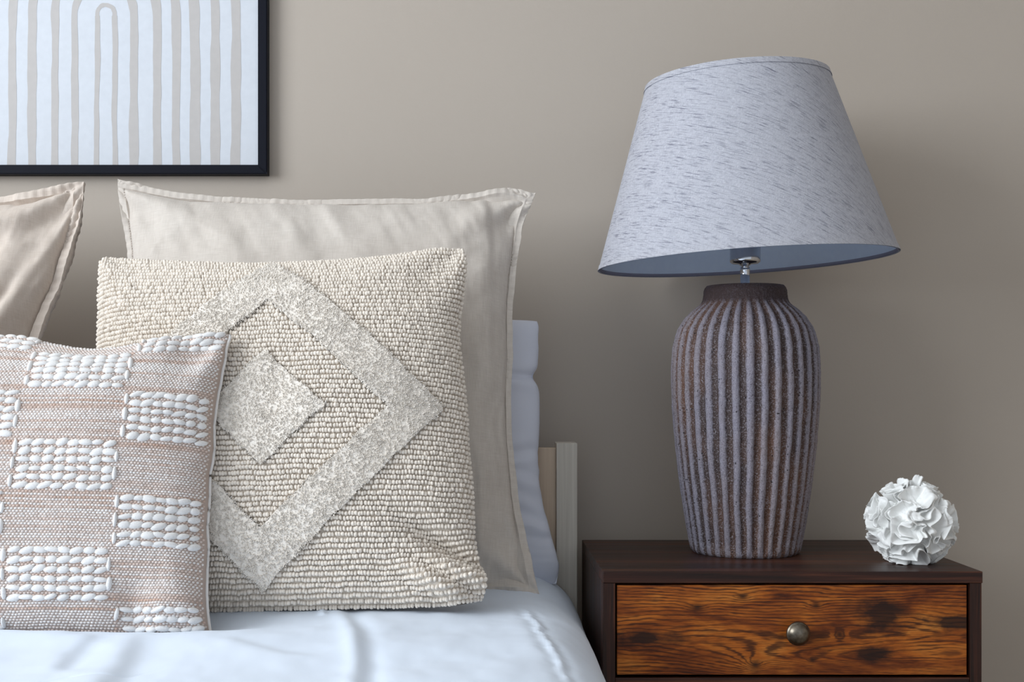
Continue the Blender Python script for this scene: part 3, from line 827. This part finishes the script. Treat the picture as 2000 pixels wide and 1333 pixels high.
for i in range(2):
    z1 = DZ1 - i * (DH + 0.026); z0 = z1 - DH
    dr = nsbox('drawer', (NX0 + 0.0190, NX1 - 0.0195, NYF + 0.004, NYF + 0.019, z0, z1), M['drawer'], 0.0008)
    bx = obj('drawer_box', box_mesh('drawer_box', (-0.215, 0.215, 0.0075, 0.28, -DH / 2 + 0.012, DH / 2 - 0.012)), M['black_gap'], dr)
    prof = [(0.0060, 0.0), (0.0060, 0.010), (0.0075, 0.0125), (0.0135, 0.0140), (0.0155, 0.0158), (0.0158, 0.0175), (0.0148, 0.0188),
            (0.0142, 0.0192), (0.0130, 0.0212), (0.0105, 0.0238), (0.0072, 0.0256), (0.0035, 0.0265), (0.0005, 0.0267)]
    kb = obj('knob', lathe_mesh('knob', prof, 40), M['bronze'], dr, ((1554 - 940) / 2400 * 1.617 - (NX0 + 0.019 + NX1 - 0.0195) / 2, -0.0075, -0.0015), (math.pi / 2, 0, 0))
    nsbox('front_rail', (NX0 + 0.0165, NX1 - 0.0165, NYF + 0.002, NYF + 0.30, z0 - 0.0205, z0 - 0.0035), M['wood_x'])

# ================================================================== table lamp
LX, LY = 0.389, -0.158
lamp = thing('table_lamp', 'table lamp with fluted brown stoneware base and tilted grey linen shade', 'lamp', (LX, LY, NZ))
def build_vase():
    H = 0.392
    pz = np.array([0.0, 0.003, 0.012, 0.05, 0.10, 0.16, 0.22, 0.265, 0.30, 0.325, 0.345, 0.357, 0.364, 0.370, 0.378, 0.386, 0.390, 0.392])
    pr = np.array([0.0755, 0.0790, 0.0815, 0.0885, 0.0960, 0.1030, 0.1075, 0.1085, 0.1065, 0.1005, 0.0885, 0.0760, 0.0660, 0.0620, 0.0605, 0.0600, 0.0585, 0.0560])
    zz = np.concatenate([np.linspace(0, 0.012, 8)[:-1], np.linspace(0.012, 0.33, 110)[:-1], np.linspace(0.33, H, 46)])
    # smooth interpolation
    rr = np.interp(zz, pz, pr)
    for _ in range(6):
        r2 = rr.copy(); r2[1:-1] = 0.25 * rr[:-2] + 0.5 * rr[1:-1] + 0.25 * rr[2:]; rr = r2
    NF, n = 33, 33 * 16
    th = np.linspace(0, 2 * np.pi, n, endpoint=False)
    TH_, Z_ = np.meshgrid(th, zz, indexing='ij'); R0 = np.meshgrid(th, rr, indexing='ij')[1]
    wob = 0.10 * fbm(np.cos(TH_) * 3 + 5, Z_ * 14) + 0.05 * fbm(TH_ * 5, Z_ * 40)
    ph = np.cos(NF * (TH_ + wob * 0.18))
    crest = 0.5 + 0.5 * np.sign(ph) * np.abs(ph) ** 0.75
    amp = 0.0054 * sstep(0.0, 0.02, Z_) * sstep(0.378, 0.345, Z_)
    R = R0 - amp * (1 - crest) + 0.0006 * fbm(TH_ * 40, Z_ * 260, 2)
    R = R + 0.0012 * fbm(TH_ * 12, Z_ * 30) * sstep(0.012, 0.0, Z_)
    V = np.stack([R * np.cos(TH_), R * np.sin(TH_), Z_ + 0.0], -1).reshape(-1, 3)
    m = len(zz)
    inner = [(0.050, H - 0.001), (0.034, H - 0.004), (0.014, H - 0.004)]
    F = [grid_faces(n, m, closed_u=True)]
    ex = []
    for r_, z_ in inner: ex.append(np.stack([r_ * np.cos(th), r_ * np.sin(th), np.full(n, z_)], -1))
    base = len(V); V = np.concatenate([V] + ex)
    i = np.arange(n); i2 = (i + 1) % n
    F.append(np.stack([i * m + m - 1, i2 * m + m - 1, base + i2, base + i], -1))
    for k_ in range(2): F.append(np.stack([base + k_ * n + i, base + k_ * n + i2, base + (k_ + 1) * n + i2, base + (k_ + 1) * n + i], -1))
    top = len(V); V = np.concatenate([V, [[0, 0, H - 0.004], [0, 0, 0.0005]]])
    F.append(np.stack([base + 2 * n + i, base + 2 * n + i2, np.full(n, top)], -1))
    F.append(np.stack([i2 * m, i * m, np.full(n, top + 1)], -1))
    me = mesh_np('vase_base', V, F)
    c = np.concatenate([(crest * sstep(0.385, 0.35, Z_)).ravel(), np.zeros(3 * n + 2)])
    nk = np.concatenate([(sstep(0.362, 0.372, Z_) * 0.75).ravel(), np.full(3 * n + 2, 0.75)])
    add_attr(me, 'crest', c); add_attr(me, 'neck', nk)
    return me
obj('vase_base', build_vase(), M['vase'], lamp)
stem_z = 0.388
obj('stem', lathe_mesh('stem', [(0.0125, stem_z - 0.001), (0.0125, stem_z + 0.002), (0.0068, stem_z + 0.003), (0.0068, stem_z + 0.026), (0.0072, stem_z + 0.027), (0.0072, stem_z + 0.031), (0.0045, stem_z + 0.033), (0.0045, stem_z + 0.040)], 32), M['chrome'], lamp)
SB = stem_z + 0.0375
obj('socket', lathe_mesh('socket', [(0.006, SB - 0.004), (0.010, SB - 0.001), (0.0195, SB), (0.0220, SB + 0.002), (0.0225, SB + 0.005), (0.0225, SB + 0.045), (0.020, SB + 0.047), (0.020, SB + 0.056)], 40), M['chrome'], lamp)
obj('bulb', lathe_mesh('bulb', [(0.013, SB + 0.056), (0.014, SB + 0.066), (0.022, SB + 0.085), (0.029, SB + 0.105), (0.030, SB + 0.120), (0.025, SB + 0.137), (0.014, SB + 0.147), (0.001, SB + 0.150)], 32), M['bulb'], lamp)
def build_shade():
    Rb, Rt, H = 0.2165, 0.1325, 0.268
    sl = math.hypot(Rb - Rt, H); sa = (Rb - Rt) / sl; apex = Rb / sa
    def cone(name, off, n=192, m=40, uv=True, v0=0.0, v1=1.0):
        v = np.linspace(v0, v1, m); th = np.linspace(0, 2 * np.pi, n + 1) + math.pi / 2     # seam at the back
        TH_, V_ = np.meshgrid(th, v, indexing='ij')
        R = Rb + (Rt - Rb) * V_ + off; Z = V_ * H
        Vv = np.stack([R * np.cos(TH_), R * np.sin(TH_), Z], -1).reshape(-1, 3)
        F = grid_faces(n + 1, m)
        me = mesh_np(name, Vv, F)
        if uv:
            rho = apex - V_ * sl; ph = (TH_ - 1.5 * math.pi) * sa
            U = np.stack([rho * np.sin(ph), -rho * np.cos(ph)], -1).reshape(-1, 2)
            ul = me.uv_layers.new(name='UVMap'); idx = np.zeros(len(me.loops), np.int32); me.loops.foreach_get('vertex_index', idx)
            ul.data.foreach_set('uv', U[idx].astype(np.float32).ravel())
        return me
    sh = obj('shade', cone('shade', 0.0), M['shade'], lamp)
    obj('lining', cone('lining', -0.0016, uv=False), M['lining'], sh)
    def ring(name, R, z, r, mat, squash=1.0):
        n, m = 160, 10; th = np.linspace(0, 2 * np.pi, n, endpoint=False); q = np.linspace(0, 2 * np.pi, m, endpoint=False)
        TH_, Q_ = np.meshgrid(th, q, indexing='ij'); RR = R + r * np.cos(Q_)
        V = np.stack([RR * np.cos(TH_), RR * np.sin(TH_), z + r * squash * np.sin(Q_)], -1).reshape(-1, 3)
        i = np.arange(n); F = []
        for k_ in range(m):
            k2 = (k_ + 1) % m; i2 = (i + 1) % n
            F.append(np.stack([i * m + k_, i2 * m + k_, i2 * m + k2, i * m + k2], -1))
        return obj(name, mesh_np(name, V, F), mat, sh)
    ring('bottom_trim', Rb - 0.0026, 0.0030, 0.0014, M['shade_trim'], 2.2)
    ring('top_trim', Rt - 0.0012, H - 0.0008, 0.0014, M['shade_band'])
    # folded bands of the same cloth along both edges
    obj('top_band', cone('top_band', 0.0011, m=4, v0=1 - 0.0080 / H, v1=1.0), M['shade'], sh)
    obj('bottom_band', cone('bottom_band', 0.0007, m=4, v0=0.0, v1=0.0075 / H), M['shade'], sh)
    # spider that carries the shade on the socket
    zs = 0.060
    obj('carrier_ring', lathe_mesh('carrier_ring', [(0.0215, zs - 0.002), (0.026, zs - 0.002), (0.026, zs + 0.001), (0.0215, zs + 0.001)], 32, False, False), M['white_trim'], sh)
    for k_ in range(3):
        a = k_ * 2.0944 + 0.5; c, s_ = math.cos(a), math.sin(a)
        r_end = Rb + (Rt - Rb) * (H - 0.03) / H - 0.003
        obj('carrier_arm', tube_mesh('carrier_arm', [(0.025 * c, 0.025 * s_, zs), (0.06 * c, 0.06 * s_, zs + 0.04), (r_end * c, r_end * s_, H - 0.03)], 0.0016, 8), M['white_trim'], sh)
    sh.location = (0.0005, 0, 0.4270)
    sh.rotation_euler = (0, math.radians(-2.9), 0)
    return sh
build_shade()

# ================================================================== coral ornament
CXp, CYp = 0.593, -0.272
R0 = 0.0605
coral = thing('coral_ornament', 'round white ruffled ceramic coral ornament on the nightstand', 'ornament', (CXp, CYp, NZ))
CZ = 0.0545
def unit(v): return v / (np.linalg.norm(v, axis=-1, keepdims=True) + 1e-12)
_T3 = np.random.default_rng(9).random((32, 32, 32))
def n3(p):
    i = np.floor(p).astype(int); f = p - i; f = f * f * f * (f * (f * 6 - 15) + 10)
    v = 0
    for dx in (0, 1):
        for dy in (0, 1):
            for dz in (0, 1):
                w = (f[..., 0] if dx else 1 - f[..., 0]) * (f[..., 1] if dy else 1 - f[..., 1]) * (f[..., 2] if dz else 1 - f[..., 2])
                v = v + w * _T3[(i[..., 0] + dx) & 31, (i[..., 1] + dy) & 31, (i[..., 2] + dz) & 31]
    return v * 2 - 1
def build_coral():
    n, m = 720, 380
    th = np.linspace(0, 2 * np.pi, n, endpoint=False); ph = np.linspace(-math.pi / 2 + 0.01, math.pi / 2 - 0.01, m)
    TH_, PH = np.meshgrid(th, ph, indexing='ij')
    # pole axis points to the rear so that the front has an even mesh
    D = np.stack([np.cos(PH) * np.cos(TH_), np.sin(PH), np.cos(PH) * np.sin(TH_)], -1)
    warp = np.stack([n3(D * 3.0 + 4), n3(D * 3.0 + 11), n3(D * 3.0 + 23)], -1)
    q = D + 0.16 * warp + 0.045 * np.stack([n3(D * 8 + 2), n3(D * 8 + 9), n3(D * 8 + 17)], -1)
    f = n3(q * 2.35 + 6.3)
    eps = 0.02
    g = np.sqrt(sum(((n3((q + eps * np.eye(3)[k]) * 2.35 + 6.3) - f) / eps) ** 2 for k in range(3))) + 0.35
    d1 = np.abs(f) / g
    f2 = n3(q * 2.9 + 20.1)
    g2 = np.sqrt(sum(((n3((q + eps * np.eye(3)[k]) * 2.9 + 20.1) - f2) / eps) ** 2 for k in range(3))) + 0.35
    d2 = np.abs(f2) / g2
    def wall(d): return 0.62 / (1 + (d / 0.024) ** 4) + 0.38 / (1 + (d / 0.13) ** 2)
    w = np.maximum(wall(d1), wall(d2) * (0.86 + 0.1 * n3(D * 2 + 3)))
    frill = 1 + 0.06 * n3(D * 9 + 5) + 0.03 * n3(D * 22)
    up = np.clip(D[..., 2], 0, 1)
    r = R0 * (0.66 + 0.37 * w * frill)
    lean = np.stack([n3(D * 3.6 + 31), n3(D * 3.6 + 37), n3(D * 3.6 + 43)], -1)
    P = unit(D + lean * (0.20 * w ** 1.5)[..., None]) * r[..., None]
    P[..., 2] += CZ; P[..., 2] = np.maximum(P[..., 2], 0.0006)
    return mesh_np('core', P.reshape(-1, 3), grid_faces(n, m, closed_u=True, flip=True))
obj('ruffled_body', build_coral(), M['coral'], coral)
def ruffle(c, ang, span, amp, freq, ph, rtop, lean):
    c = unit(np.array(c, float))
    ref = np.array([0, 0, 1.0]) if abs(c[2]) < 0.9 else np.array([1.0, 0, 0])
    t1 = unit(np.cross(ref, c)); t2 = np.cross(c, t1)
    a = t1 * math.cos(ang) + t2 * math.sin(ang); b = np.cross(c, a)
    nu, nv = 46, 12
    u = np.linspace(-1, 1, nu); v = np.linspace(0, 1, nv)
    U, V = np.meshgrid(u, v, indexing='ij')
    fr_ = 0.05 * fbm(U * 4 + ph, V * 0 + ph, 2)
    mean = amp * np.sin(freq * U + ph) * V ** 1.2 + lean * V ** 2
    D = unit(c + a * np.tan(U * span * (0.75 + 0.25 * V))[..., None] + b * mean[..., None])
    rr = R0 * (0.60 + (rtop - 0.60 + fr_) * V * (1 - 0.30 * np.abs(U) ** 3))
    P = D * rr[..., None]
    du = np.gradient(P, axis=0); dv = np.gradient(P, axis=1); N = unit(np.cross(du, dv))
    th = (0.0020 * (1 - V) + 0.0009)[..., None]
    Vv = np.concatenate([(P + N * th).reshape(-1, 3), (P - N * th).reshape(-1, 3)]); Vv[:, 2] += CZ
    F = grid_faces(nu, nv); K = nu * nv
    ring = [i * nv for i in range(nu)] + [(nu - 1) * nv + j for j in range(1, nv)] + [i * nv + nv - 1 for i in range(nu - 2, -1, -1)] + [j for j in range(nv - 2, 0, -1)]
    r = np.array(ring); r2 = np.roll(r, -1)
    return mesh_np('ruffle', Vv, [F, F[:, ::-1] + K, np.stack([r, r + K, r2 + K, r2], -1)])
for c, a_, sp_, rt in (((-0.30, -0.30, 1.0), 0.2, 0.20, 1.12), ((0.04, -0.30, 1.0), 0.5, 0.10, 1.17), ((0.28, -0.3, 0.95), 1.2, 0.16, 1.04)):
    obj('ruffle', ruffle(c, a_, sp_, 0.07, 3.0, 1.0, rt, 0.05), M['coral'], coral)

# ================================================================== framed print
FX, FW, FH, FZ0, FD = -0.617, 0.532, 0.735, 1.1425, 0.024
fr = thing('picture_frame', 'black framed print of pale beige nested arches on the wall', 'picture', (FX, WB - 0.0005, FZ0))
bw = 0.0152
def mitred(name, pts):
    """frame bar: outer edge pts[0], pts[1]; inner pts[2], pts[3] (x,z)"""
    V = []; 
    for y in (0.0, -FD + 0.002): V += [(p[0], y, p[1]) for p in pts]
    cx_ = sum(p[0] for p in pts) / 4; cz_ = sum(p[1] for p in pts) / 4
    ins = [(p[0] + (cx_ - p[0]) * 0.0, p[1]) for p in pts]
    import bmesh
    me = mesh_np(name, V, np.array([(0, 1, 2, 3), (7, 6, 5, 4), (0, 4, 5, 1), (1, 5, 6, 2), (2, 6, 7, 3), (3, 7, 4, 0)]), False)
    bm = bmesh.new(); bm.from_mesh(me); bmesh.ops.recalc_face_normals(bm, faces=bm.faces[:])
    bmesh.ops.bevel(bm, geom=[e for e in bm.edges if all(v.co.y < -0.01 for v in e.verts)], offset=0.0014, segments=2, affect='EDGES')
    bm.to_mesh(me); bm.free(); return me
hw = FW / 2
O = [(-hw, 0), (hw, 0), (hw, FH), (-hw, FH)]; I = [(-hw + bw, bw), (hw - bw, bw), (hw - bw, FH - bw), (-hw + bw, FH - bw)]
for k_ in range(4):
    j = (k_ + 1) % 4
    obj('frame_bar', mitred('frame_bar', [O[k_], O[j], I[j], I[k_]]), M['frame'], fr)
pp = obj('print', box_mesh('print', (-hw + bw - 0.002, hw - bw + 0.002, -0.014, -0.004, bw - 0.002, FH - bw + 0.002)), M['paper'], fr)
obj('backing_board', box_mesh('backing_board', (-hw + 0.008, hw - 0.008, -0.004, -0.0005, 0.008, FH - 0.008)), M['panel'], fr)
PXM = 2.022 / 2400          # metres per photo pixel at the print
zc0 = (340 - 30) * PXM      # height of the arch centres above the frame's lower edge
stripes = [(-18, 17, 9.5, 10.5), (-61, 54, 13, 18), (-101, 99, 14, 17), (-144, 137, 16, 16), (-184, 174, 17, 20), (-224, 213, 17, 18), (-264, 253, 18, 20)]
for q_, (xl, xr, wl, wr_) in enumerate(stripes):
    pts = []; n1 = 40
    zlow = bw - 0.001
    for t in np.linspace(0, 1, n1): pts.append((xl * PXM, zlow + (zc0 - zlow) * t, wl * PXM / 2, 0))
    rx = (xr - xl) / 2 * PXM; mx = (xr + xl) / 2 * PXM; rz = rx * 1.25
    for an in np.linspace(math.pi, 0, 50)[1:-1]:
        f = (math.cos(an) + 1) / 2
        pts.append((mx + rx * math.cos(an), zc0 + rz * math.sin(an), (wl + (wr_ - wl) * f) * PXM / 2 * (0.8 if q_ == 0 else 1.0), 0))
    for t in np.linspace(1, 0, n1): pts.append((xr * PXM, zlow + (zc0 - zlow) * t, wr_ * PXM / 2, 0))
    pts = np.array(pts)
    s_ = np.arange(len(pts)) / 9.0
    pts[:, 0] += 2.6 * PXM * fbm(s_ * 0.7 + q_ * 13, s_ * 0 + q_) ; pts[:, 2] *= 1 + 0.28 * fbm(s_ * 0.9 + 50, s_ * 0 + q_ * 3 + 0.4)
    d = np.gradient(pts[:, :2], axis=0); d /= np.linalg.norm(d, axis=1, keepdims=True)
    nx, nz = -d[:, 1], d[:, 0]
    L_ = np.stack([pts[:, 0] + nx * pts[:, 2], np.full(len(pts), -0.01425), pts[:, 1] + nz * pts[:, 2]], -1)
    R2 = np.stack([pts[:, 0] - nx * pts[:, 2], np.full(len(pts), -0.01425), pts[:, 1] - nz * pts[:, 2]], -1)
    V = np.stack([L_, R2], 1).reshape(-1, 3)
    obj('printed_arch', mesh_np('printed_arch', V, grid_faces(len(pts), 2), False), M['ink'], pp)
